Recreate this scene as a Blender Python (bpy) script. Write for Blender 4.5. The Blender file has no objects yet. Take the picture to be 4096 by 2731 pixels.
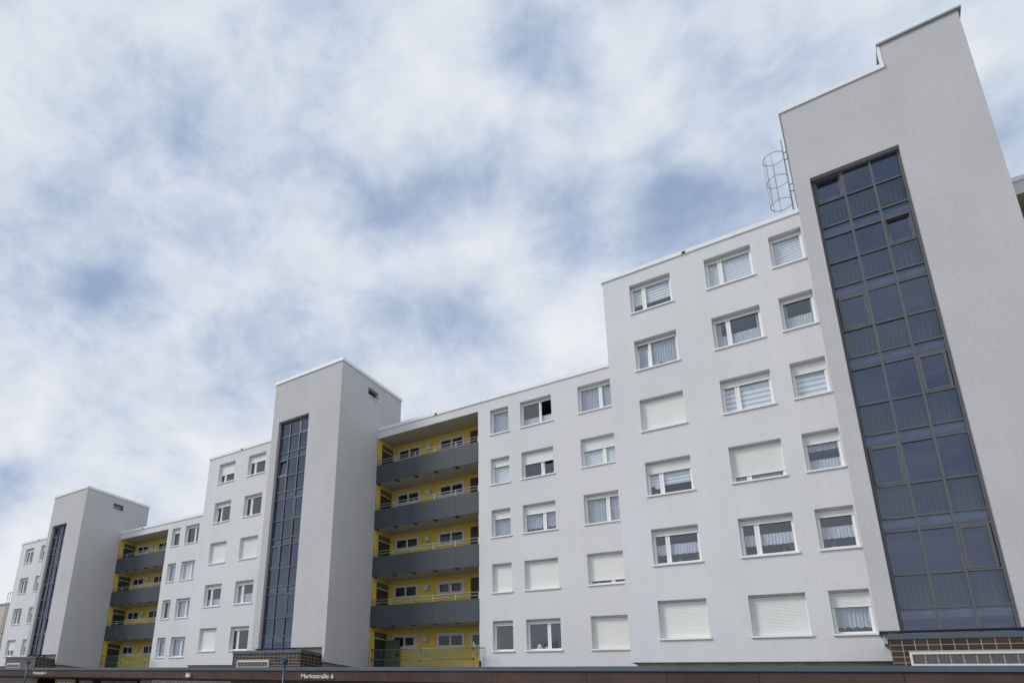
import bpy, bmesh, math, random
from mathutils import Matrix, Vector
random.seed(7)
SC = bpy.context.scene
COL = SC.collection

# ------------------------------------------------------------------ camera
R = ((0.7608257, -0.6319864, 0.1474362), (0.6455544, 0.7138147, -0.2715292), (0.0663606, 0.3017644, 0.9510702))
cd = bpy.data.cameras.new('camera'); cam = bpy.data.objects.new('camera', cd); COL.objects.link(cam)
cd.sensor_width = 36.0; cd.sensor_fit = 'HORIZONTAL'; cd.lens = 2612.0 / 4096 * 36
cd.shift_x = (2048 - 1282.4) / 4096; cd.shift_y = (2064.5 - 1365.5) / 4096
cd.clip_start = 0.1; cd.clip_end = 3000
m = Matrix.Identity(4)
for i in range(3):
    m[i][0] = R[i][0]; m[i][1] = R[i][2]; m[i][2] = -R[i][1]
m[0][3], m[1][3], m[2][3] = 0.0, -28.582, 1.65
cam.matrix_world = m
SC.camera = cam
SC.view_settings.view_transform = 'Standard'; SC.view_settings.look = 'None'
SC.view_settings.exposure = 0.0; SC.view_settings.gamma = 1.0
SC.view_settings.use_curve_mapping = False

# ------------------------------------------------------------------ world: sky with broken cloud
SUN_EL, SUN_AZ = math.radians(40), math.radians(226)     # compass style: from +Y clockwise
W = bpy.data.worlds.new('World'); SC.world = W; W.use_nodes = True
W.cycles.sampling_method = 'MANUAL'; W.cycles.sample_map_resolution = 512
NT = W.node_tree; NT.nodes.clear(); NL = NT.links
def N(t, **k):
    n = NT.nodes.new(t)
    for a, b in k.items(): setattr(n, a, b)
    return n
def wmath(op, a, b=None, c=None):
    n = N('ShaderNodeMath', operation=op)
    for i, v in enumerate((a, b, c)):
        if v is None: continue
        if isinstance(v, (int, float)): n.inputs[i].default_value = v
        else: NL.new(v, n.inputs[i])
    return n.outputs[0]
def wvec(op, a, b):
    n = N('ShaderNodeVectorMath', operation=op)
    for i, v in enumerate((a, b)):
        if isinstance(v, tuple): n.inputs[i].default_value = v
        elif isinstance(v, (int, float)): n.inputs['Scale'].default_value = v
        else: NL.new(v, n.inputs[i])
    return n.outputs['Value'] if op == 'DOT_PRODUCT' else n.outputs['Vector']
sky = N('ShaderNodeTexSky', sky_type='NISHITA'); sky.sun_disc = False
sky.sun_elevation = SUN_EL; sky.sun_rotation = SUN_AZ; sky.air_density = 1.0; sky.dust_density = 1.2; sky.ozone_density = 1.5
tc = N('ShaderNodeTexCoord')
D = wvec('NORMALIZE', tc.outputs['Generated'], (0, 0, 0))
def noise(vec, scale, det, rough, dist=0.0):
    n = N('ShaderNodeTexNoise'); n.inputs['Scale'].default_value = scale; n.inputs['Detail'].default_value = det
    n.inputs['Roughness'].default_value = rough; n.inputs['Distortion'].default_value = dist
    NL.new(vec, n.inputs['Vector']); return n
wn = noise(D, 6.0, 4, 0.5)
off = wvec('SUBTRACT', wn.outputs['Color'], (0.5, 0.5, 0.5))
n_sc = N('ShaderNodeVectorMath', operation='SCALE'); NL.new(off, n_sc.inputs[0]); n_sc.inputs['Scale'].default_value = 0.20
DW = wvec('NORMALIZE', wvec('ADD', D, n_sc.outputs[0]), (0, 0, 0))
BLOBS = [(-0.754,0.354,0.554,842.4,-0.55),(-0.726,0.413,0.55,697.4,-0.25),(-0.892,0.351,0.286,1238.6,-0.5),(-0.753,0.51,0.415,492.3,-0.2),(-0.793,0.378,0.478,707.1,-0.1),(-0.62,0.58,0.529,610.5,-0.3),(-0.43,0.588,0.685,504.7,-0.35),(-0.363,0.612,0.702,807.7,-0.4),(-0.295,0.642,0.708,864.4,-0.3),(-0.245,0.714,0.656,572.6,-0.45),(-0.26,0.748,0.61,1803.0,-0.3),(-0.073,0.758,0.648,540.5,-0.6),(-0.095,0.723,0.685,1425.5,-0.3),(-0.192,0.566,0.802,794.1,-0.45),(-0.251,0.52,0.816,1904.5,-0.2),(-0.154,0.626,0.765,2602.6,-0.25),(-0.007,0.691,0.723,1433.3,-0.2),(0.169,0.773,0.611,1367.7,-0.7),(0.151,0.717,0.68,2085.6,-0.45),(-0.648,0.334,0.684,572.7,-0.3),(-0.624,0.431,0.652,746.9,-0.25),(-0.466,0.682,0.564,641.1,-0.4),(-0.501,0.702,0.506,1001.6,-0.25),(-0.7,0.201,0.685,430.8,-0.1),(-0.585,0.244,0.773,1430.2,-0.15),(-0.153,0.776,0.612,1189.8,-0.3),(-0.526,0.516,0.676,1666.0,-0.2),(-0.337,0.546,0.767,259.9,0.45),(-0.363,0.465,0.807,1035.8,0.2),(-0.478,0.368,0.798,686.0,0.2),(-0.542,0.391,0.744,1131.2,0.2),(-0.171,0.685,0.708,1288.2,0.25),(-0.082,0.654,0.752,856.8,0.25),(-0.505,0.591,0.629,454.2,0.25),(-0.363,0.698,0.618,483.4,0.25),(-0.776,0.36,0.518,732.2,0.15),(-0.304,0.79,0.533,406.0,0.3),(-0.26,0.829,0.496,503.1,0.4),(-0.84,0.352,0.412,406.6,0.2),(-0.728,0.477,0.492,637.6,0.2),(-0.042,0.73,0.683,2810.3,0.2),(-0.675,0.614,0.409,320.4,0.2),(-0.904,0.389,0.179,417.2,0.4),(-0.766,0.549,0.334,477.4,0.25),(-0.259,0.605,0.753,974.3,0.25),(-0.452,0.745,0.49,616.4,0.2),(-0.637,0.52,0.569,1071.9,0.2),(0.122,0.738,0.664,3070.1,0.25),(0.156,0.803,0.575,4268.9,0.4)]
acc = None
for bx, by, bz, k, w in BLOBS:
    if abs(w) <= 0.2: continue
    dt = wvec('DOT_PRODUCT', DW, (bx, by, bz))
    e = wmath('EXPONENT', wmath('MULTIPLY_ADD', dt, k * 0.8, -k * 0.8))
    acc = wmath('MULTIPLY', e, w) if acc is None else wmath('MULTIPLY_ADD', e, w, acc)
# rolling cloud structure: one broad, one fine octave stack, stretched along the horizon
mp = N('ShaderNodeMapping'); mp.inputs['Scale'].default_value = (1.0, 1.0, 1.45); NL.new(D, mp.inputs['Vector'])
n1 = noise(mp.outputs[0], 4.6, 8, 0.55, 0.0)
n2 = noise(mp.outputs[0], 9.5, 9, 0.60, 0.35)
n3 = noise(mp.outputs[0], 24.0, 7, 0.62, 0.6)
v = wmath('MULTIPLY_ADD', acc, 0.62, 0.60)
v = wmath('ADD', v, wmath('MULTIPLY', wmath('SUBTRACT', n1.outputs['Fac'], 0.5), 0.9))
v = wmath('ADD', v, wmath('MULTIPLY', wmath('SUBTRACT', n2.outputs['Fac'], 0.5), 1.05))
v = wmath('ADD', v, wmath('MULTIPLY', wmath('SUBTRACT', n3.outputs['Fac'], 0.5), 0.34))
sep = N('ShaderNodeSeparateXYZ'); NL.new(D, sep.inputs[0])
v = wmath('ADD', v, wmath('MULTIPLY', wmath('MAXIMUM', wmath('SUBTRACT', 0.58, sep.outputs['Z']), 0.0), 0.55))   # cloud closes up towards the horizon
v = wmath('MULTIPLY_ADD', v, 0.86, 0.05)
cr = N('ShaderNodeValToRGB'); NL.new(v, cr.inputs['Fac']); cr.color_ramp.interpolation = 'B_SPLINE'
el = cr.color_ramp.elements
el[0].position = 0.0; el[0].color = (0.32, 0.42, 0.62, 1)
el[1].position = 1.0; el[1].color = (0.84, 0.86, 0.90, 1)
for p_, c_ in ((0.22, (0.42, 0.52, 0.69)), (0.42, (0.535, 0.62, 0.755)), (0.60, (0.66, 0.725, 0.82)), (0.80, (0.755, 0.795, 0.86))):
    q = el.new(p_); q.color = (*c_, 1)
cov = N('ShaderNodeMapRange', interpolation_type='SMOOTHSTEP'); NL.new(v, cov.inputs['Value'])
cov.inputs['From Min'].default_value = 0.0; cov.inputs['From Max'].default_value = 0.55
cov.inputs['To Min'].default_value = 0.85; cov.inputs['To Max'].default_value = 1.0
bg1 = N('ShaderNodeBackground'); NL.new(sky.outputs[0], bg1.inputs['Color']); bg1.inputs['Strength'].default_value = 0.10
bg2 = N('ShaderNodeBackground'); NL.new(cr.outputs[0], bg2.inputs['Color']); bg2.inputs['Strength'].default_value = 1.0
mx = N('ShaderNodeMixShader'); NL.new(cov.outputs[0], mx.inputs[0]); NL.new(bg1.outputs[0], mx.inputs[1]); NL.new(bg2.outputs[0], mx.inputs[2])
wo = N('ShaderNodeOutputWorld'); NL.new(mx.outputs[0], wo.inputs['Surface'])

sl = bpy.data.lights.new('sun', 'SUN'); sun = bpy.data.objects.new('sun', sl); COL.objects.link(sun)
sl.energy = 1.65; sl.angle = math.radians(18); sl.color = (1.0, 0.975, 0.94)
sd = Vector((math.sin(SUN_AZ) * math.cos(SUN_EL), math.cos(SUN_AZ) * math.cos(SUN_EL), math.sin(SUN_EL)))
sun.rotation_euler = sd.to_track_quat('Z', 'Y').to_euler(); sun.location = (-20, -40, 60)

# ------------------------------------------------------------------ materials
def mat(name, col, rough=0.7, metal=0.0, spec=0.4, var=0.0, vscale=1.0, bump=0.0, bscale=100.0, streak=0.0, objvar=0.0, var2=0.0, v2scale=0.2):
    M = bpy.data.materials.new(name); M.use_nodes = True; t = M.node_tree; L = t.links
    b = t.nodes['Principled BSDF']; b.inputs['Roughness'].default_value = rough; b.inputs['Metallic'].default_value = metal
    b.inputs['Specular IOR Level'].default_value = spec; b.inputs['Base Color'].default_value = (*col, 1)
    g = t.nodes.new('ShaderNodeNewGeometry')
    fac = None
    def mulfac(src, lo, hi):
        nonlocal fac
        r = t.nodes.new('ShaderNodeMapRange'); L.new(src, r.inputs['Value'])
        r.inputs['From Min'].default_value = 0.25; r.inputs['From Max'].default_value = 0.75
        r.inputs['To Min'].default_value = lo; r.inputs['To Max'].default_value = hi
        if fac is None: fac = r.outputs[0]
        else:
            q = t.nodes.new('ShaderNodeMath'); q.operation = 'MULTIPLY'; L.new(fac, q.inputs[0]); L.new(r.outputs[0], q.inputs[1]); fac = q.outputs[0]
    def nz(scale, det, sc=(1, 1, 1)):
        mpp = t.nodes.new('ShaderNodeMapping'); mpp.inputs['Scale'].default_value = sc; L.new(g.outputs['Position'], mpp.inputs['Vector'])
        n = t.nodes.new('ShaderNodeTexNoise'); n.inputs['Scale'].default_value = scale; n.inputs['Detail'].default_value = det
        n.inputs['Roughness'].default_value = 0.6; L.new(mpp.outputs[0], n.inputs['Vector']); return n.outputs['Fac']
    if var: mulfac(nz(vscale, 6), 1 - var, 1 + var)
    if var2: mulfac(nz(v2scale, 3), 1 - var2, 1 + var2)
    if streak: mulfac(nz(1.6, 5, (1, 1, 0.09)), 1 - streak, 1 + streak)
    if objvar:
        oi = t.nodes.new('ShaderNodeObjectInfo')
        r = t.nodes.new('ShaderNodeMapRange'); L.new(oi.outputs['Random'], r.inputs['Value']); r.inputs['To Min'].default_value = 1 - objvar; r.inputs['To Max'].default_value = 1 + objvar
        if fac is None: fac = r.outputs[0]
        else:
            q = t.nodes.new('ShaderNodeMath'); q.operation = 'MULTIPLY'; L.new(fac, q.inputs[0]); L.new(r.outputs[0], q.inputs[1]); fac = q.outputs[0]
    if fac is not None:
        h = t.nodes.new('ShaderNodeVectorMath'); h.operation = 'SCALE'; h.inputs[0].default_value = col; L.new(fac, h.inputs['Scale'])
        L.new(h.outputs[0], b.inputs['Base Color'])
    if bump:
        bn = t.nodes.new('ShaderNodeBump'); bn.inputs['Strength'].default_value = bump; bn.inputs['Distance'].default_value = 0.01
        L.new(nz(bscale, 3), bn.inputs['Height']); L.new(bn.outputs[0], b.inputs['Normal'])
    return M
def glass(name, tint, base, hi, gloss=(1, 1, 1)):
    M = bpy.data.materials.new(name); M.use_nodes = True; t = M.node_tree; L = t.links; t.nodes.clear()
    o = t.nodes.new('ShaderNodeOutputMaterial'); a = t.nodes.new('ShaderNodeBsdfTransparent'); a.inputs[0].default_value = (*tint, 1)
    g = t.nodes.new('ShaderNodeBsdfGlossy'); g.inputs['Roughness'].default_value = 0.012; g.inputs[0].default_value = (*gloss, 1)
    # slight ripple of real panes
    ge = t.nodes.new('ShaderNodeNewGeometry'); n = t.nodes.new('ShaderNodeTexNoise'); n.inputs['Scale'].default_value = 0.9; n.inputs['Detail'].default_value = 1
    L.new(ge.outputs['Position'], n.inputs['Vector']); bp_ = t.nodes.new('ShaderNodeBump'); bp_.inputs['Strength'].default_value = 0.12; bp_.inputs['Distance'].default_value = 0.02
    L.new(n.outputs['Fac'], bp_.inputs['Height']); L.new(bp_.outputs[0], g.inputs['Normal'])
    f = t.nodes.new('ShaderNodeFresnel'); f.inputs['IOR'].default_value = 1.5
    r = t.nodes.new('ShaderNodeMapRange'); L.new(f.outputs[0], r.inputs['Value']); r.inputs['From Min'].default_value = 0.04; r.inputs['From Max'].default_value = 1.0
    r.inputs['To Min'].default_value = base; r.inputs['To Max'].default_value = hi
    inv = t.nodes.new('ShaderNodeMath'); inv.operation = 'SUBTRACT'; inv.inputs[0].default_value = 1.0; L.new(ge.outputs['Backfacing'], inv.inputs[1])   # one reflecting side per pane
    mu = t.nodes.new('ShaderNodeMath'); mu.operation = 'MULTIPLY'; L.new(inv.outputs[0], mu.inputs[0]); L.new(r.outputs[0], mu.inputs[1])
    tn = t.nodes.new('ShaderNodeMix'); tn.data_type = 'RGBA'; L.new(ge.outputs['Backfacing'], tn.inputs[0]); tn.inputs[6].default_value = (*tint, 1); tn.inputs[7].default_value = (1, 1, 1, 1); L.new(tn.outputs[2], a.inputs[0])
    x = t.nodes.new('ShaderNodeMixShader'); L.new(mu.outputs[0], x.inputs[0]); L.new(a.outputs[0], x.inputs[1]); L.new(g.outputs[0], x.inputs[2]); L.new(x.outputs[0], o.inputs[0])
    return M
def sheer(name, col, alpha):
    M = bpy.data.materials.new(name); M.use_nodes = True; t = M.node_tree; L = t.links; t.nodes.clear()
    o = t.nodes.new('ShaderNodeOutputMaterial'); a = t.nodes.new('ShaderNodeBsdfTransparent'); d = t.nodes.new('ShaderNodeBsdfDiffuse'); d.inputs[0].default_value = (*col, 1)
    ge = t.nodes.new('ShaderNodeNewGeometry'); n = t.nodes.new('ShaderNodeTexNoise'); n.inputs['Scale'].default_value = 14; n.inputs['Detail'].default_value = 4
    L.new(ge.outputs['Position'], n.inputs['Vector'])
    r = t.nodes.new('ShaderNodeMapRange'); L.new(n.outputs['Fac'], r.inputs['Value']); r.inputs['From Min'].default_value = .3; r.inputs['From Max'].default_value = .7
    r.inputs['To Min'].default_value = alpha - .15; r.inputs['To Max'].default_value = min(1, alpha + .12)
    x = t.nodes.new('ShaderNodeMixShader'); L.new(r.outputs[0], x.inputs[0]); L.new(a.outputs[0], x.inputs[1]); L.new(d.outputs[0], x.inputs[2]); L.new(x.outputs[0], o.inputs[0])
    return M
STUCCO = mat('stucco', (0.715, 0.713, 0.728), 0.93, spec=0.15, var=0.06, vscale=16, bump=0.6, bscale=55, streak=0.03, var2=0.045, v2scale=0.3)
STUCCOT = mat('tower_stucco', (0.56, 0.555, 0.56), 0.93, spec=0.15, var=0.08, vscale=14, bump=0.7, bscale=50, streak=0.025, var2=0.05, v2scale=0.35)
OLDWALL = mat('bare_concrete', (0.34, 0.30, 0.235), 0.9, spec=0.1, var=0.35, vscale=2.5, bump=0.5, bscale=30)
COPING = mat('coping_metal', (0.86, 0.865, 0.86), 0.5, spec=0.4, var=0.03, vscale=2)
TRIM = mat('grey_roof_trim', (0.36, 0.40, 0.41), 0.5, spec=0.4, var=0.05, vscale=3)
ROOF = mat('roof_felt', (0.12, 0.12, 0.125), 0.9, var=0.2)
PVC = mat('white_pvc', (0.88, 0.88, 0.86), 0.35, spec=0.45, var=0.015, vscale=5)
SHUT = mat('shutter_pvc', (0.82, 0.825, 0.79), 0.45, spec=0.35, var=0.03, vscale=3, streak=0.03, objvar=0.03)
RUB = mat('seal_and_room_shade', (0.03, 0.03, 0.032), 0.7)  # seal rubber; also the painted dark of rooms behind balcony panes
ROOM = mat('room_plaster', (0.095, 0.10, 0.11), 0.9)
YEL = mat('yellow_render', (0.71, 0.545, 0.11), 0.9, spec=0.15, var=0.03, vscale=1.5, bump=0.4, bscale=60)
SOFF = mat('soffit_paint', (0.50, 0.47, 0.43), 0.9, spec=0.1, var=0.06, vscale=1.2)
PANEL = mat('balcony_panel', (0.056, 0.069, 0.080), 0.55, spec=0.4, var=0.03, vscale=2, objvar=0.05, bump=0.05, bscale=200)
STEEL = mat('galvanised_steel', (0.27, 0.28, 0.29), 0.5, metal=0.4, var=0.1, vscale=8)
LSTEEL = mat('ladder_steel', (0.30, 0.30, 0.29), 0.5, metal=0.3, var=0.1, vscale=8)
RAIL = mat('handrail_steel', (0.46, 0.46, 0.45), 0.5, metal=0.2, var=0.08, vscale=6)
DARKST = mat('dark_bracket', (0.05, 0.045, 0.045), 0.6)
ALU = mat('grey_aluminium_frame', (0.115, 0.12, 0.125), 0.45, metal=0.2, spec=0.5, var=0.05, vscale=4)
DOOR = mat('dark_green_door', (0.035, 0.042, 0.03), 0.5, var=0.1, vscale=3)
DOORG = mat('olive_green_door', (0.11, 0.125, 0.045), 0.5, var=0.1, vscale=3)
DOORB = mat('brown_door', (0.055, 0.03, 0.02), 0.5, var=0.15, vscale=3)
BOXW = mat('grey_white_plastic', (0.55, 0.55, 0.54), 0.5, var=0.03)
SURR = mat('window_surround', (0.62, 0.61, 0.59), 0.6, var=0.03, vscale=4)
ZINC = mat('zinc_flashing', (0.095, 0.125, 0.158), 0.5, metal=0.3, spec=0.5, var=0.12, vscale=1.2, streak=0.06, objvar=0.05, bump=0.15, bscale=3)
BROWN = mat('brown_fascia', (0.088, 0.056, 0.047), 0.75, spec=0.2, var=0.16, vscale=0.9, streak=0.16, objvar=0.12, bump=0.12, bscale=60)
TILE = mat('glazed_brown_tile', (0.042, 0.023, 0.015), 0.3, spec=0.4, var=0.2, vscale=6, objvar=0.5)
GROUT = mat('grout', (0.45, 0.39, 0.33), 0.9, var=0.1)
GBLOCK = mat('glass_block', (0.085, 0.095, 0.10), 0.15, spec=0.6, var=0.4, vscale=22, bump=0.8, bscale=16)
WPAINT = mat('white_paint', (0.74, 0.73, 0.70), 0.6, var=0.08, vscale=4)
LETTER = mat('letter_white', (0.72, 0.70, 0.66), 0.5)
LAMPB = mat('petrol_blue_paint', (0.009, 0.060, 0.095), 0.35, spec=0.5, var=0.08, vscale=6)
LAMPG = mat('lamp_lens', (0.35, 0.38, 0.38), 0.2)
TUBEG = mat('scaffold_tube', (0.22, 0.28, 0.29), 0.45, metal=0.5, var=0.3, vscale=7)
TUBEW = mat('cream_tube', (0.62, 0.58, 0.42), 0.6, var=0.2, vscale=9)
COUPB = mat('blue_coupler', (0.035, 0.09, 0.15), 0.5, var=0.3, vscale=20)
REDB = mat('red_tape', (0.45, 0.05, 0.04), 0.5)
NETM = mat('blue_net', (0.05, 0.10, 0.14), 0.8)
NETG = mat('green_net', (0.06, 0.22, 0.17), 0.8)
GROUND = mat('paving', (0.23, 0.22, 0.21), 0.9, var=0.15, vscale=0.6, bump=0.3, bscale=12)
SHOPW = mat('shop_wall', (0.07, 0.055, 0.05), 0.8, var=0.2)
SHOPG = glass('shop_glass', (0.5, 0.5, 0.5), 0.10, 0.9)
YFRAME = mat('yellow_frame', (0.55, 0.36, 0.02), 0.5)
BEIGE = mat('beige_cladding', (0.55, 0.51, 0.45), 0.8, var=0.08, vscale=1.0, streak=0.08)
GREYC = mat('grey_cladding', (0.30, 0.30, 0.31), 0.8, var=0.08)
GLASS = glass('window_glass', (0.88, 0.91, 0.93), 0.145, 0.95, (0.86, 0.92, 1.0))
GLASSB = glass('balcony_glass', (0.8, 0.8, 0.8), 0.04, 0.9)
GLASST = glass('stair_glass', (0.44, 0.49, 0.56), 0.15, 0.92, (0.61, 0.69, 0.95))
GLASSL = glass('stair_glass_lower', (0.46, 0.52, 0.57), 0.135, 0.92, (0.62, 0.73, 0.92))
SHEER = sheer('sheer_curtain', (0.80, 0.84, 0.92), 0.68)
LACE = sheer('lace_curtain', (0.84, 0.87, 0.93), 0.74)
BLIND = mat('blind_fabric', (0.92, 0.93, 0.96), 0.8)
BLINDS = sheer('blind_sheer', (0.78, 0.81, 0.88), 0.72)
STAIRW = mat('stair_plaster', (0.55, 0.55, 0.54), 0.9)
LIT = bpy.data.materials.new('tube_light'); LIT.use_nodes = True
_b = LIT.node_tree.nodes['Principled BSDF']; _b.inputs['Emission Color'].default_value = (1.0, 0.82, 0.5, 1); _b.inputs['Emission Strength'].default_value = 2.0

# ------------------------------------------------------------------ mesh helpers
class MB:
    def __init__(s): s.v = []; s.f = []; s.m = []
    def quad(s, pts, mi=0):
        i = len(s.v); s.v += [tuple(p) for p in pts]; s.f.append(tuple(range(i, i + len(pts)))); s.m.append(mi)
    def box(s, x0, x1, y0, y1, z0, z1, mi=0, skip=''):
        i = len(s.v)
        s.v += [(x0, y0, z0), (x1, y0, z0), (x1, y1, z0), (x0, y1, z0), (x0, y0, z1), (x1, y0, z1), (x1, y1, z1), (x0, y1, z1)]
        for k, q in (('b', (0, 3, 2, 1)), ('t', (4, 5, 6, 7)), ('f', (0, 1, 5, 4)), ('r', (1, 2, 6, 5)), ('k', (2, 3, 7, 6)), ('l', (3, 0, 4, 7))):
            if k not in skip: s.f.append(tuple(i + a for a in q)); s.m.append(mi)
        return s
    def tube(s, a, b, r, n=8, mi=0, r2=None):
        a = Vector(a); b = Vector(b); d = (b - a).normalized(); u = d.orthogonal().normalized(); w = d.cross(u)
        i = len(s.v); r2 = r if r2 is None else r2
        for P, rr in ((a, r), (b, r2)):
            for k in range(n):
                t = 2 * math.pi * k / n; s.v.append(tuple(P + (u * math.cos(t) + w * math.sin(t)) * rr))
        for k in range(n): s.f.append((i + k, i + (k + 1) % n, i + n + (k + 1) % n, i + n + k)); s.m.append(mi)
        s.f.append(tuple(i + k for k in reversed(range(n)))); s.m.append(mi)
        s.f.append(tuple(i + n + k for k in range(n))); s.m.append(mi)
        return s
    def path(s, pts, r, n=6, closed=False, mi=0):
        for k in range(len(pts) - (0 if closed else 1)): s.tube(pts[k], pts[(k + 1) % len(pts)], r, n, mi)
        return s
    def frame(s, x0, x1, z0, z1, w, y0, y1, wb=None):
        wb = w if wb is None else wb
        s.box(x0, x0 + w, y0, y1, z0, z1); s.box(x1 - w, x1, y0, y1, z0, z1)
        s.box(x0 + w, x1 - w, y0, y1, z1 - w, z1, skip='lr'); s.box(x0 + w, x1 - w, y0, y1, z0, z0 + wb, skip='lr'); return s
    def lathe(s, prof, n=16, c=(0, 0, 0), mi=0):
        i = len(s.v)
        for r, z in prof:
            for k in range(n):
                t = 2 * math.pi * k / n; s.v.append((c[0] + r * math.cos(t), c[1] + r * math.sin(t), c[2] + z))
        for j in range(len(prof) - 1):
            for k in range(n): s.f.append((i + j * n + k, i + j * n + (k + 1) % n, i + (j + 1) * n + (k + 1) % n, i + (j + 1) * n + k)); s.m.append(mi)
        return s
    def mesh(s, name, mats, smooth=False):
        me = bpy.data.meshes.new(name); me.from_pydata(s.v, [], s.f)
        for q in (mats if isinstance(mats, (list, tuple)) else [mats]): me.materials.append(q)
        if any(s.m): me.polygons.foreach_set('material_index', s.m)
        if smooth: me.polygons.foreach_set('use_smooth', [True] * len(me.polygons))
        me.update(); return me
def put(name, me, parent=None, loc=(0, 0, 0), rot=None):
    o = bpy.data.objects.new(name, me); COL.objects.link(o); o.parent = parent; o.location = loc
    if rot: o.rotation_euler = rot
    return o
CACHE = {}
def shared(key, fn, mats, name, smooth=False):
    if key not in CACHE: CACHE[key] = fn().mesh(name, mats, smooth)
    return CACHE[key]
def thing(name, label, cat, loc=(0, 0, 0), group=None):
    o = put(name, None, None, loc); o.empty_display_size = 0.3; o['label'] = label; o['category'] = cat
    if group: o['group'] = group
    return o
def tag(o, label, cat, group=None):
    o['label'] = label; o['category'] = cat
    if group: o['group'] = group
    return o
def struct(o): o['kind'] = 'structure'; return o
def cell(x0, x1, y0, y1, z0, z1, mats, name, parent, key=None, loc=None):
    """one box piece with its own origin"""
    w, d, h = x1 - x0, y1 - y0, z1 - z0
    k = ('box', name, round(w, 3), round(d, 3), round(h, 3), mats.name)
    return put(name, shared(k, lambda: MB().box(0, w, 0, d, 0, h), mats, name), parent, (x0, y0, z0))

def holed(mb, u0, u1, v0, v1, holes, to3, depth, mi=0):
    """wall face with rectangular openings and their reveals; to3(u,v,d) gives the point, d = distance into the wall"""
    us = sorted({u0, u1, *[h[0] for h in holes], *[h[1] for h in holes]}); us = [u for u in us if u0 <= u <= u1]
    vs = sorted({v0, v1, *[h[2] for h in holes], *[h[3] for h in holes]}); vs = [q for q in vs if v0 <= q <= v1]
    for i in range(len(us) - 1):
        for j in range(len(vs) - 1):
            cu, cv = (us[i] + us[i + 1]) / 2, (vs[j] + vs[j + 1]) / 2
            if any(h[0] < cu < h[1] and h[2] < cv < h[3] for h in holes): continue
            mb.quad([to3(us[i], vs[j], 0), to3(us[i + 1], vs[j], 0), to3(us[i + 1], vs[j + 1], 0), to3(us[i], vs[j + 1], 0)], mi)
    for h in holes:
        a, b, c, d = h[:4]; dp = h[4] if len(h) > 4 else depth
        mb.quad([to3(a, c, 0), to3(a, d, 0), to3(a, d, dp), to3(a, c, dp)], mi)
        mb.quad([to3(b, d, 0), to3(b, c, 0), to3(b, c, dp), to3(b, d, dp)], mi)
        mb.quad([to3(a, d, 0), to3(b, d, 0), to3(b, d, dp), to3(a, d, dp)], mi)
        mb.quad([to3(b, c, 0), to3(a, c, 0), to3(a, c, dp), to3(b, c, dp)], mi)

# ------------------------------------------------------------------ dimensions
FL = 2.75; ZR = 6.795; WH = 1.405; U = 26.24
YB, YA, YT = 0.0, -2.47, -3.66
DECK = 3.95
REC = 0.22                                 # how deep the window frames sit in the wall

# ------------------------------------------------------------------ ground and podium (shop arcade)
struct(put('ground', MB().box(-900, 900, -900, 900, -0.3, 0.0).mesh('ground', GROUND)))

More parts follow.
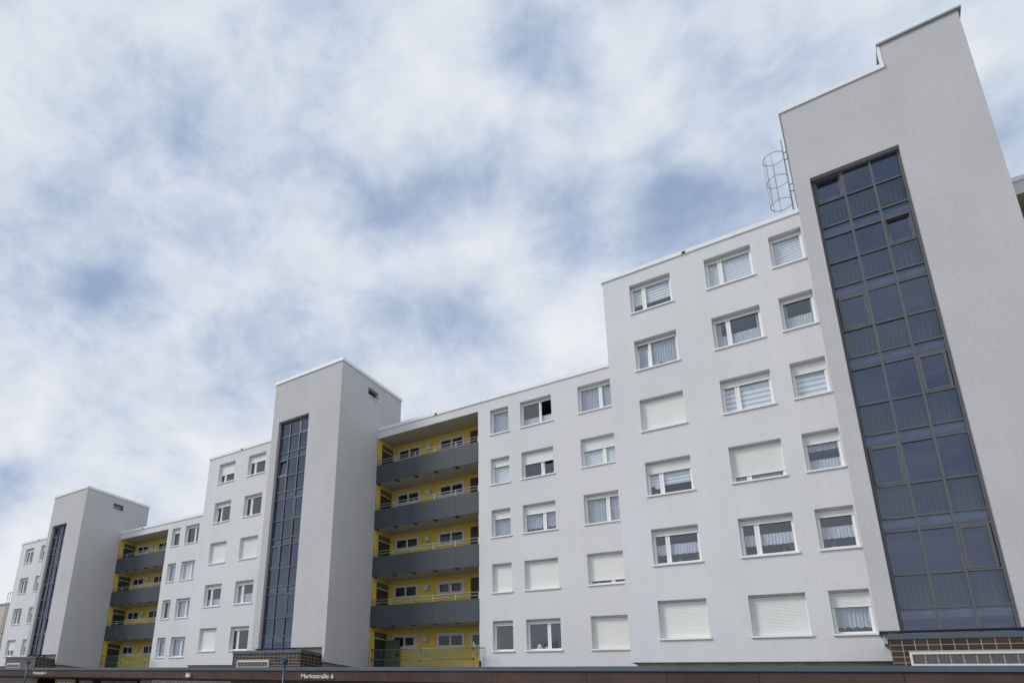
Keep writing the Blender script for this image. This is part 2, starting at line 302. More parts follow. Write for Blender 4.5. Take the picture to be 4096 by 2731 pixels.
def build_podium():
    X0, X1, YF = -74.0, 22.0, -6.2
    t = thing('shop_podium', 'long single-storey shop podium with brown fascia, zinc edge and street name lettering', 'building', (-20, YF, 0))
    ox, oy = -20, YF
    def B(name, x0, x1, y0, y1, z0, z1, M): return cell(x0 - ox, x1 - ox, y0 - oy, y1 - oy, z0, z1, M, name, t)
    B('roof_deck', X0, X1, YF + 0.05, 12.0, 3.55, DECK, ROOF)
    x = X0; k = 0
    rnd = random.Random(3)
    while x < X1:
        w = 3.0
        B('flashing', x, x + w - 0.004, YF - 0.05, YF + 0.12, 3.88, 4.03 + rnd.uniform(-.004, .004), ZINC); x += w
    x = X0; k = 0
    while x < X1:
        w = 2.4 if k % 3 else 3.1
        B('fascia_panel', x, x + w - 0.012, YF + rnd.uniform(-.006, .006), YF + 0.09, 3.46, 3.875, BROWN); x += w; k += 1
    B('soffit', X0, X1, YF + 0.1, -3.2, 3.40, 3.50, SHOPW)
    B('back_wall', X0, X1, -3.4, -3.2, 0, 3.40, SHOPW)
    # shop front line at Y = -5.9: piers, grilles, doors
    yf = -5.9
    for a, b in ((-53.5, -45.9), (-33.0, -31.95), (-25.25, -20.7), (-12.0, -11.0), (-2.0, -1.0), (8, 9)):
        pier = B('pier', a, b, yf, yf + 0.4, 0, 3.40, GROUT)
        nx = max(1, int((b - a) / 0.42)); tw = (b - a) / nx
        for i in range(nx):
            for j in range(3):
                put('tile', shared(('ptile', round(tw, 3)), lambda: MB().box(0.012, tw - .012, -0.012, 0.01, 0.008, 0.142), TILE, 'tile'), pier, (i * tw, 0, 3.4 - 0.15 * (j + 1)))
    # yellow door frame
    d = thing_part = put('shop_door', MB().frame(0, 2.42, 0, 3.34, 0.09, 0, 0.1).box(1.17, 1.26, 0.002, 0.098, 0.09, 3.25, skip='').mesh('shop_door', YFRAME), t, (-43.2 - ox, -5.6 - oy, 0))
    for a in (0.1, 1.27): put('pane', MB().box(0, 1.06, 0, 0.02, 0, 3.1).mesh('pane', SHOPG), d, (a, 0.04, 0.1))
    # barred shop windows
    for a, b, n in ((-40.35, -38.7, 14), (-37.7, -33.95, 30)):
        w = put('barred_window', MB().frame(0, b - a, 0.6, 3.32, 0.06, 0, 0.08).mesh('barred_window', ALU), t, (a - ox, -5.5 - oy, 0))
        g = MB()
        for i in range(1, n): g.box((b - a) * i / n - .012, (b - a) * i / n + .012, -0.04, -0.02, 0.66, 3.3)
        put('bars', g.mesh('bars', STEEL), w)
        put('pane', MB().box(0.06, b - a - .06, 0.03, 0.05, 0.66, 3.26).mesh('pane', SHOPG), w)
    # pale lattice roller grilles
    for i in range(6):
        a = -31.9 + i * 1.1; w = 1.06
        fr = put('lattice_grille', MB().frame(0, w, 0.3, 3.38, 0.05, 0, 0.06).mesh('lattice_grille', BOXW), t, (a - ox, -5.88 - oy, 0))
        g = MB()
        for q in range(1, 8): g.box(w * q / 8 - .016, w * q / 8 + .016, 0.015, 0.03, 0.35, 3.33)
        for q in range(40): g.box(0.05, w - .05, 0.032, 0.045, 0.36 + q * .075, 0.39 + q * .075)
        put('lattice', g.mesh('lattice', BOXW), fr)
        put('pane', MB().box(0.05, w - .05, 0.09, 0.1, 0.35, 3.33).mesh('pane', SHOPG), fr)
    # street name lettering
    dg = None
    for s, x0, x1, z in (('Marktstraße 6', -20.285, -18.40, 3.552), ('Marktstraße 4', -45.28, -43.47, 3.60)):
        cu = bpy.data.curves.new('lettering', 'FONT'); cu.body = s; cu.size = 1.0; cu.extrude = 0.02; cu.offset = 0.012
        tmp = bpy.data.objects.new('tmp_text', cu); COL.objects.link(tmp); bpy.context.view_layer.update()
        dg = bpy.context.evaluated_depsgraph_get(); me = bpy.data.meshes.new_from_object(tmp.evaluated_get(dg))
        bpy.data.objects.remove(tmp); xs = [q.co.x for q in me.vertices]; ys = [q.co.y for q in me.vertices]
        mnx, mxx, mxy = min(xs), max(xs), max(ys); mny = 0.0
        for q in me.vertices:
            q.co = ((q.co.x - mnx) / (mxx - mnx) * (x1 - x0), -q.co.z * 0.8, q.co.y / (mxy) * 0.185)
        # one mesh per letter
        adj = {q.index: set() for q in me.vertices}
        for e in me.edges: adj[e.vertices[0]].add(e.vertices[1]); adj[e.vertices[1]].add(e.vertices[0])
        comp = {}
        for q in adj:
            if q in comp: continue
            st = [q]; comp[q] = q
            while st:
                for n_ in adj[st.pop()]:
                    if n_ not in comp: comp[n_] = q; st.append(n_)
        spans = {}
        for q, c in comp.items():
            X = me.vertices[q].co.x; lo, hi = spans.get(c, (9, -9)); spans[c] = (min(lo, X), max(hi, X))
        groups = []           # merge the front, back and rim of one letter
        for c, (lo, hi) in sorted(spans.items(), key=lambda k: k[1]):
            if groups and min(hi, groups[-1][1]) - max(lo, groups[-1][0]) > 0.5 * min(hi - lo, groups[-1][1] - groups[-1][0]): groups[-1][2].add(c); groups[-1][1] = max(hi, groups[-1][1])
            else: groups.append([lo, hi, {c}])
        for lo, hi, cs in groups:
            lb = MB()
            for p_ in me.polygons:
                if comp[p_.vertices[0]] in cs: lb.quad([(me.vertices[q].co.x - lo, me.vertices[q].co.y, me.vertices[q].co.z) for q in p_.vertices])
            put('letter', lb.mesh('letter', LETTER), t, (x0 + lo - ox, YF - 0.028 - oy, z))
build_podium()

# ------------------------------------------------------------------ windows
def curtain_mesh(w, z0, z1, folds, amp, wavy=0.0, y=0.0):
    mb = MB(); n = max(12, int(folds * 6)); top = []; bot = []
    for i in range(n + 1):
        u = i / n; yy = amp * math.sin(u * folds * 2 * math.pi + 0.8 * math.sin(u * 9)); zz = z0 + wavy * abs(math.sin(u * folds * math.pi * .5))
        top.append((u * w, y + yy * .6, z1)); bot.append((u * w, y + yy, zz))
    b = len(mb.v); mb.v += bot + top
    for i in range(n): mb.f.append((b + i, b + i + 1, b + n + 2 + i, b + n + 1 + i)); mb.m.append(0)
    return mb
def window(parent, x, y, z, w, split, shut, inside, seed, tilt=None, swing=None, h=WH):
    """x,y,z: lower left corner of the opening in the thing's frame; split: width of the left sash (None = one sash)"""
    fr_w = 0.045; top = h - 0.085
    def mk():
        b = MB().frame(0.004, w - 0.004, 0.016, h - 0.004, fr_w, REC, REC + 0.075)
        b.box(fr_w, w - fr_w, REC - 0.015, REC + 0.07, top - 0.02, h - 0.05)          # shutter housing lip
        b.box(0.005, fr_w - .005, REC - 0.035, REC - 0.002, 0.02, top); b.box(w - fr_w + .005, w - .005, REC - 0.035, REC - 0.002, 0.02, top)   # guide rails
        if split: b.box(split - 0.03, split + 0.03, REC + 0.004, REC + 0.07, 0.06, top - .02)
        return b
    W_ = put('window', shared(('win', w, split, h), mk, PVC, 'window'), parent, (x, y, z))
    def mksill():
        b = MB().box(-0.045, w + 0.045, -0.06, -0.003, -0.042, 0.014).box(0.003, w - 0.003, -0.003, REC + 0.003, 0.001, 0.0135, skip='f')
        b.box(-0.045, -0.02, -0.062, -0.004, 0.0145, 0.03).box(w + 0.02, w + 0.045, -0.062, -0.004, 0.0145, 0.03); return b
    put('sill', shared(('sill', w), mksill, PVC, 'sill'), W_)
    put('seal', shared(('seal', w, h), lambda: MB().box(fr_w + .002, w - fr_w - .002, REC - 0.017, REC - 0.0155, h - .066, h - .052), RUB, 'seal'), W_)
    sashes = [(fr_w, split - 0.03), (split + 0.03, w - fr_w)] if split else [(fr_w, w - fr_w)]
    zt = top - 0.02; zb = 0.06
    for i, (a, b) in enumerate(sashes):
        sw = b - a; sh = zt - zb
        def mks(): return MB().frame(-0.012, sw + 0.012, -0.012, sh, 0.058, -0.012, 0.05)
        rot = None; loc = (a, REC + 0.002, zb)
        if tilt == i: rot = (math.radians(-7), 0, 0)
        key = ('sash', round(sw, 3), round(sh, 3))
        if swing == i:
            key = ('sashm',) + key; loc = (b, REC + 0.03, zb); rot = (0, 0, math.radians(-70))
            me = shared(key, lambda: MB().frame(-sw, 0, 0, sh, 0.058, 0, 0.05), PVC, 'sash')
            put('sash', me, W_, loc, rot); put('pane', shared(('panem',) + key, lambda: MB().box(-sw + .05, -.05, 0.02, 0.024, 0.05, sh - .05), GLASS, 'pane'), W_, loc, rot)
            continue
        put('sash', shared(key, mks, PVC, 'sash'), W_, loc, rot)
        put('pane', shared(('pane',) + key, lambda: MB().quad([(0.04, 0.02, 0.04), (sw - .04, 0.02, 0.04), (sw - .04, 0.02, sh - .04), (0.04, 0.02, sh - .04)]) or MB(), GLASS, 'pane') if False else
            shared(('pane',) + key, lambda: MB().box(0.04, sw - .04, 0.018, 0.022, 0.04, sh - .04), GLASS, 'pane'), W_, loc, rot)
    # roller shutter, slat by slat
    zs = top - 0.0 - (top - 0.017) * shut if shut < 0.99 else 0.017
    def mkshut():
        b = MB(); n = max(1, int(round((top - zs) / 0.048))); st = (top - zs) / n; xa, xb = 0.02, w - 0.02
        for k in range(n):
            z0 = zs + k * st; z1 = z0 + st; y0 = REC - 0.022
            b.quad([(xa, y0 - .009, z0), (xb, y0 - .009, z0), (xb, y0 - .007, z0 + st * .72), (xa, y0 - .007, z0 + st * .72)])
            b.quad([(xa, y0 - .007, z0 + st * .72), (xb, y0 - .007, z0 + st * .72), (xb, y0 + .004, z1), (xa, y0 + .004, z1)])
            b.quad([(xa, y0 + .004, z0), (xb, y0 + .004, z0), (xb, y0 - .009, z0), (xa, y0 - .009, z0)])
        b.quad([(xb, REC - .014, zs), (xa, REC - .014, zs), (xa, REC - .014, top), (xb, REC - .014, top)])
        if shut < 0.99: b.box(0.012, w - 0.012, REC - 0.045, REC - 0.02, zs - 0.028, zs + 0.002); b.box(.05, .075, REC - .058, REC - .045, zs - .02, zs + .012); b.box(w - .075, w - .05, REC - .058, REC - .045, zs - .02, zs + .012)
        return b
    put('roller_shutter', shared(('shut', w, round(zs, 3), h), mkshut, SHUT, 'roller_shutter'), W_)
    # what hangs behind the glass
    rnd = random.Random(seed); ww = w - 2 * fr_w; yi = REC + 0.115; zi0, zi1 = 0.10, top - 0.05
    def cur(name, xa, xb, za, zb_, folds, amp, M, wavy=0.0):
        put(name, curtain_mesh(xb - xa, za, zb_, folds, amp, wavy).mesh(name, M), W_, (xa, yi, 0))
    H = zi1 - zi0
    if shut < 0.97:
        if inside == 'sheer': cur('curtain', fr_w, w - fr_w, zi0, zi1, w * 9, 0.028, SHEER)
        elif inside == 'swag': cur('curtain', fr_w, w - fr_w, zi0 + .12, zi1, w * 9, 0.028, SHEER, 0.05)
        elif inside == 'cafe':
            cur('curtain', fr_w, w - fr_w, zi0, zi0 + H * .48, w * 11, 0.02, LACE); cur('drape', fr_w, fr_w + .13 * w, zi0 + .3 * H, zi1, 4, 0.02, SHEER)
            cur('drape', w - fr_w - .09 * w, w - fr_w, zi0 + .3 * H, zi1, 3, 0.02, SHEER)
        elif inside == 'low': cur('curtain', fr_w, w - fr_w, zi0, zi0 + H * .36, w * 11, 0.02, LACE, 0.02)
        elif inside == 'band': cur('curtain', fr_w, w - fr_w, zi0 + H * .27, zi0 + H * .62, w * 9, 0.02, LACE, 0.02)
        elif inside == 'twoband':
            cur('curtain', fr_w, w - fr_w, zi0, zi0 + H * .32, w * 10, 0.02, LACE); cur('valance', fr_w, w - fr_w, zi0 + H * .58, zi0 + H * .86, w * 10, 0.02, LACE, .03)
        elif inside == 'left': cur('curtain', fr_w + .25, fr_w + .5, zi0, zi1, 4, 0.02, SHEER)
        elif inside and inside[0] == 'zebra':
            cover, bw = inside[1], inside[2]; b = MB(); zc = zi1
            while zc > zi1 - cover * H:
                b.quad([(fr_w, 0, zc - bw), (w - fr_w, 0, zc - bw), (w - fr_w, 0, zc), (fr_w, 0, zc)], 0); zc -= bw
                b.quad([(fr_w, .004, zc - bw * .55), (w - fr_w, .004, zc - bw * .55), (w - fr_w, .004, zc), (fr_w, .004, zc)], 1); zc -= bw * .55
            b.box(fr_w, w - fr_w, -.008, .01, zc - .02, zc)
            put('striped_blind', b.mesh('striped_blind', [BLIND, BLINDS]), W_, (0, yi - .03, 0))
    return W_

def facade_block(kind, name, label, x0, x1, yf, ztop, nrow, cols, spec, zbot, yback, outlet, group, loggia=None):
    """cols: list of (left, right, split); spec[(row, col)] = (shut, inside, tilt, swing)"""
    t = thing(name, label, 'apartment block', (x0, yf, DECK), group)
    def L(x, y, z): return (x - x0, y - yf, z - DECK)
    zr = lambda r: ZR + FL * (nrow - r)
    holes = []
    for (r, c) in spec:
        a, b, s = cols[c - 1]; holes.append((a, b, zr(r) - WH, zr(r)))
    if loggia: holes.append((loggia[0], loggia[1], zbot, loggia[2], 0.02))
    wall = MB(); zt = ztop - 0.16
    holed(wall, x0, x1, zbot, zt, holes, lambda u, v, d: L(u, yf + d, v), 0.30)
    wall.quad([L(x0, yback, zbot), L(x0, yf, zbot), L(x0, yf, zt), L(x0, yback, zt)])
    wall.quad([L(x1, yf, zbot), L(x1, yback, zbot), L(x1, yback, zt), L(x1, yf, zt)])
    wall.quad([L(x1, yback, zbot), L(x0, yback, zbot), L(x0, yback, zt), L(x1, yback, zt)])
    wall.quad([L(x0, yf, zbot), L(x0, yf + .16, zbot), L(x1, yf + .16, zbot), L(x1, yf, zbot)])
    put('wall', wall.mesh('wall', STUCCO), t)
    rf = put('roof', MB().box(0.1, x1 - x0 - .1, 0.1, yback - yf - .1, zt - DECK - .35, zt - DECK - .02).mesh('roof', ROOF), t)
    cp = MB(); o = 0.055
    xa_, xe_ = -o, x1 - x0 + (0 if kind == 'A' else o); nseg = max(2, int((xe_ - xa_) / 2.5)); sg = (xe_ - xa_) / nseg; rj = random.Random(int(abs(x0)))
    for i in range(nseg):
        put('coping', shared(('cop', round(sg, 3)), lambda: MB().box(0, sg - .007, -o, 0.22, 0, .18), COPING, 'coping'), t, (xa_ + i * sg, rj.uniform(-.006, .004), ztop - .18 - DECK + rj.uniform(-.005, .005)))
    put('side_coping', MB().box(-o, 0.22, 0.222, yback - yf, zt - DECK - .02, ztop - DECK - .003).mesh('side_coping', COPING), t)
    if outlet is not None:
        put('roof_outlet', MB().box(-.06, .06, -.015, .03, -.07, .03).box(-.035, .035, -.05, -.016, -.06, .0).mesh('roof_outlet', DARKST), t, L(outlet, yf - .058, ztop - .10))
    # interior: storey slabs and a back wall so that the panes look into rooms
    xi = x0 + .32 if not loggia else loggia[1] + .32
    inn = MB(); inn.box(xi - x0, x1 - x0 - .3, 3.2, 3.3, zbot - DECK, zt - DECK - .4)
    for r in range(nrow + 1):
        z = ZR + FL * (nrow - r) + 0.12
        if z + .2 < zt: inn.box(xi - x0, x1 - x0 - .3, 0.302, 3.2, z - DECK, z + .2 - DECK)
    for c, (a, b, s) in enumerate(cols[:-1]):
        xm = (b + cols[c + 1][0]) / 2; inn.box(xm - .06 - x0, xm + .06 - x0, 0.302, 3.2, zbot - DECK, zt - DECK - .4)
    put('room_interior', inn.mesh('room_interior', ROOM), t)
    if zbot > DECK + .3:
        put('bare_wall', MB().box(0.16, x1 - x0, 0.18, 0.4, -.2, zbot - DECK + .05).mesh('bare_wall', OLDWALL), t)
    for (r, c), sp in spec.items():
        a, b, s = cols[c - 1]; sp = (tuple(sp) + (None,) * 4)[:4]
        window(t, a - x0, 0, zr(r) - WH - DECK, round(b - a, 3), s, sp[0], sp[1], hash((name, r, c)) & 1023 if False else r * 37 + c * 11 + int(abs(x0) * 3), sp[2], sp[3])
    return t, L

Z1 = ('zebra', 1.0, 0.07); Z6 = ('zebra', 0.58, 0.085); ZW = ('zebra', 0.93, 0.13)
CA = [(-6.25, -4.66, 0.50), (-3.40, -1.81, 0.50), (-1.21, -0.20, None)]
A_SPEC = {(1,1):(.06,Z6),(1,2):(.06,Z1),(1,3):(.06,Z1),(2,1):(.05,'sheer',0),(2,2):(.06,'cafe'),(2,3):(.08,'cafe'),(3,1):(1,None),(3,2):(.15,ZW),(3,3):(.25,ZW),
 (4,1):(.27,Z6),(4,2):(.80,'sheer'),(4,3):(.22,'twoband'),(5,1):(.12,'band'),(5,2):(.10,'band'),(5,3):(.13,'band'),(6,1):(1,None),(6,2):(1,None),(6,3):(.32,'swag')}
facade_block('A', 'apartment_block', 'pale rendered six-storey block with three window columns beside the tallest stair tower', -7.32, 0.35, YA, 21.33, 6, CA, A_SPEC, 4.57, 9.0, -4.06, 'stepped apartment blocks')
CC = [(a - U, b - U, s) for a, b, s in CA]
C_SPEC = {(1,1):(.52,'left'),(1,2):(.30,'left'),(2,1):(.16,'left',0),(2,2):(.06,'left'),(3,1):(1,None),(3,2):(1,None),(4,1):(.12,'low'),(4,2):(.10,'cafe'),(5,1):(1,None),(5,2):(.08,None)}
facade_block('A', 'apartment_block', 'pale rendered five-storey block with two window columns left of the middle stair tower', -33.6, -25.9, YA, 18.55, 5, CC, C_SPEC, 4.57, 9.0, -30.36, 'stepped apartment blocks')
CE = [(a - 2 * U, b - 2 * U, s) for a, b, s in CA]
E_SPEC = {(1,1):(.16,'left'),(2,1):(.08,'left'),(3,1):(.05,'left'),(4,1):(.58,None),(1,2):(.3,None),(2,2):(.35,None),(3,2):(.3,None),(4,2):(.4,None)}
facade_block('A', 'apartment_block', 'narrow pale four-storey block end at the far left of the row', -59.75, -52.1, YA, 15.76, 4, CE, E_SPEC, 4.57, 9.0, -56.5, 'stepped apartment blocks')

# ------------------------------------------------------------------ balcony blocks
def loggia(t, L, x0, x1, ztops, ground, xoff, panels=True):
    """yellow recessed access balconies between x0 and x1; ztops: soffit heights from the top down"""
    yb = 1.5
    zlo = DECK if ground else ztops[-1] - 2.6; zhi = ztops[0]
    def P(name, x0_, x1_, y0_, y1_, z0_, z1_, M, par=None):
        a = L(x0_, y0_, z0_)
        if par is not None: a = tuple(a[i] - par.location[i] for i in range(3))
        return put(name, shared(('lg', name, round(x1_ - x0_, 3), round(y1_ - y0_, 3), round(z1_ - z0_, 3), M.name), lambda: MB().box(0, x1_ - x0_, 0, y1_ - y0_, 0, z1_ - z0_), M, name), par or t, a)
    P('yellow_back_wall', x0 + .05, x1 + .3, yb, yb + .2, zlo, zhi, YEL)
    P('yellow_side_wall', x0 - .1, x0 + .045, .03, yb - .002, zlo, zhi, YEL)
    P('yellow_end_wall', x1 - .012, x1 + .14, .024, yb - .002, zlo, zhi, YEL)
    P('ceiling', x0, x1 + .2, .022, yb + .1, zhi + .003, zhi + .2, SOFF)
    n = len(ztops)
    for k, zs in enumerate(ztops):
        last = k == n - 1
        zf = ztops[k + 1] + .19 if not last else (DECK + .5 if ground else zs - 2.6)
        if not last or not ground:
            zsl = ztops[k + 1] if not last else zs - 2.79
            P('floor_slab', x0 + .046, x1 - .014, .012, yb - .003, zsl, zsl + .19, SOFF)
            pz0, pz1 = zsl - .055, zsl + 1.065
            w = (x1 - x0 - .01) / 5
            for i in range(5):
                xa = x0 + .005 + i * w
                P('balcony_panel', xa + .005, xa + w - .005, -.03, .004, pz0, pz1, PANEL)
            for i in range(6):
                xa = x0 + .06 + i * (x1 - x0 - .12) / 5
                P('bracket', xa - .07, xa + .07, .008, .33, zsl - .055, zsl - .004, DARKST)
            rail = MB()
            for z in (pz1 + .17, pz1 + .325): rail.tube(L(x0 + .02, .03, z), L(x1 - .02, .03, z), .021, 8)
            put('handrail', rail.mesh('handrail', RAIL, True), t)
            for i in range(6):
                xa = x0 + .03 + i * (x1 - x0 - .06) / 5
                put('rail_post', shared('railpost', lambda: MB().box(-.02, .02, -.02, .02, 0, .36), RAIL, 'rail_post'), t, L(xa, .035, pz1 - .03))
        # back wall windows
        zt = zs - 0.30
        wins = [(x0 + .45, x0 + 2.05), (x0 + 3.27, x0 + 4.88)]
        if (ground and last) or xoff: wins.append((x0 + 5.2, x0 + 6.3 if xoff else x0 + 6.46))
        for i, (a, b) in enumerate(wins):
            ww = round(b - a, 3); hh = .76
            def mkw():
                q = MB().frame(0, ww, 0, hh, .085, -.03, .005).frame(.086, ww - .086, .086, hh - .086, .05, -.02, .02)
                q.box(ww / 2 - .05, ww / 2 + .05, -.025, .02, .136, hh - .136); return q
            f = put('window', shared(('bw', ww), mkw, SURR, 'window'), t, L(a, yb - .004, zt - hh))
            for j in range(2):
                tl = (ground and last and i == 0 and j == 1) or (not xoff and k == n - 2 and i == 1)
                pw = ww / 2 - .05 - .136
                def mkp(): return MB().box(0, pw, -.003, .003, 0, hh - .272)
                px = .136 + j * (pw + .1)
                put('pane', shared(('bp', ww), lambda: MB().box(0, pw, -.003, .003, 0, hh - .272), GLASSB, 'pane'), f, (px, -.012, .136))
                if tl: put('sash', shared(('bs', ww), lambda: MB().frame(0, pw, 0, hh - .272, .04, -.03, .01), SURR, 'sash'), f, (px, -.02, .136), (math.radians(6), 0, 0))
            put('room_shade_sheet', shared(('dr', ww), lambda: MB().box(.1, ww - .1, -.008, -.0045, .1, hh - .1), RUB, 'room_shade_sheet'), f, (0, 0.0, 0))  # black sheet at the panes, its colour stands in for the unlit room
        # wall box (light / meter)
        P('wall_box', x0 + 2.49, x0 + 2.77, yb - .17, yb - .003, zt - .43, zt - .13, BOXW)
        # side door on the stair tower
        dz = zs - .25; fb = zf
        opened = ground and last and not xoff
        D_ = P('door_frame', x0 + .046, x0 + .075, .40, 1.46, fb, dz, DARKST)
        P('transom', x0 + .0752, x0 + .085, .45, 1.41, dz - .30, dz - .04, SOFF if False else ALU, D_)
        P('transom_bar', x0 + .0752, x0 + .10, .42, 1.44, dz - .36, dz - .305, SURR if not xoff else SURR, D_)
        if not opened:
            P('door_leaf', x0 + .0752, x0 + .095, .45, 1.41, fb + .01, dz - .362, DOOR, D_)
            P('handle', x0 + .0952, x0 + .14, .50, .54, fb + 1.0, fb + 1.13, STEEL, D_)
        else:
            dl = put('door_leaf', MB().box(0, .95, 0, .045, 0, dz - .37 - fb).mesh('door_leaf', DOORG), t, L(x0 + .12, 1.28, fb + .01))
            put('door_rim', MB().frame(0, .95, 0, dz - .37 - fb, .07, -.012, -.001).mesh('door_rim', ALU), dl)
            put('lock', MB().box(.80, .90, -.05, -.013, .95, 1.1).mesh('lock', RUB), dl)
            for a in (2.08, 2.27): P('vent_cap', x0 + a, x0 + a + .16, yb - .06, yb - .003, zt - .15, zt, BOXW)
        # flat door at the right end
        if not xoff and not (ground and last):
            d2 = P('flat_door', x0 + 5.25, x0 + 6.4, yb - .03, yb - .003, fb, zs - .26, DARKST)
            P('door_leaf', x0 + 5.33, x0 + 6.32, yb - .05, yb - .0302, fb + .01, zs - .62, DOORB, d2)

CB = [(-14.02, -13.02, None), (-12.39, -10.80, 0.98), (-9.51, -7.92, 0.98)]
B_SPEC = {(1,1):(.05,'sheer'),(1,2):(.05,'low',None,1),(1,3):(.05,'sheer'),(2,1):(.25,Z1),(2,2):(.40,None,1),(2,3):(.36,Z1),(3,1):(.27,'sheer'),(3,2):(.28,'swag'),(3,3):(.08,'sheer'),
 (4,1):(1,None),(4,2):(1,None),(4,3):(.84,None),(5,1):(.08,None),(5,2):(.07,None),(5,3):(1,None)}
t, L = facade_block('B', 'balcony_block', 'pale five-storey block with four grey balcony parapets on yellow walls beside the middle tower', -21.19, -7.25, YB, 18.58, 5, CB, B_SPEC, DECK - .05, 9.0, -17.25, 'stepped apartment blocks', (-21.19, -14.71, 17.925))
loggia(t, L, -21.19, -14.71, [17.925, 15.115, 12.365, 9.615, 6.865], True, 0)
CD = [(a - U, b - U, s) for a, b, s in CB]
D_SPEC = {(1,1):(.20,None),(1,2):(.07,None),(2,1):(.03,'sheer'),(2,2):(.03,Z1),(3,1):(.05,'left'),(3,2):(.05,'sheer'),(4,1):(.03,'sheer'),(4,2):(.03,'sheer')}
t, L = facade_block('B', 'balcony_block', 'pale four-storey block with three grey balcony parapets on yellow walls at the left', -47.32, -33.5, YB, 15.77, 4, CD, D_SPEC, DECK - .05, 9.0, -44.27, 'stepped apartment blocks', (-47.32, -40.80, 15.115))
loggia(t, L, -47.32, -40.80, [15.115, 12.365, 9.615, 6.865], True, 1)
t, L = facade_block('B', 'balcony_block', 'sliver of a pale block with dark balcony opening right of the tallest tower', 4.98, 19.0, YB, 21.28, 6, [(12.2, 13.2, None)], {}, DECK - .05, 9.0, None, 'stepped apartment blocks', (4.98, 11.5, 20.60))
loggia(t, L, 4.98, 11.5, [20.60, 17.865], False, 0)

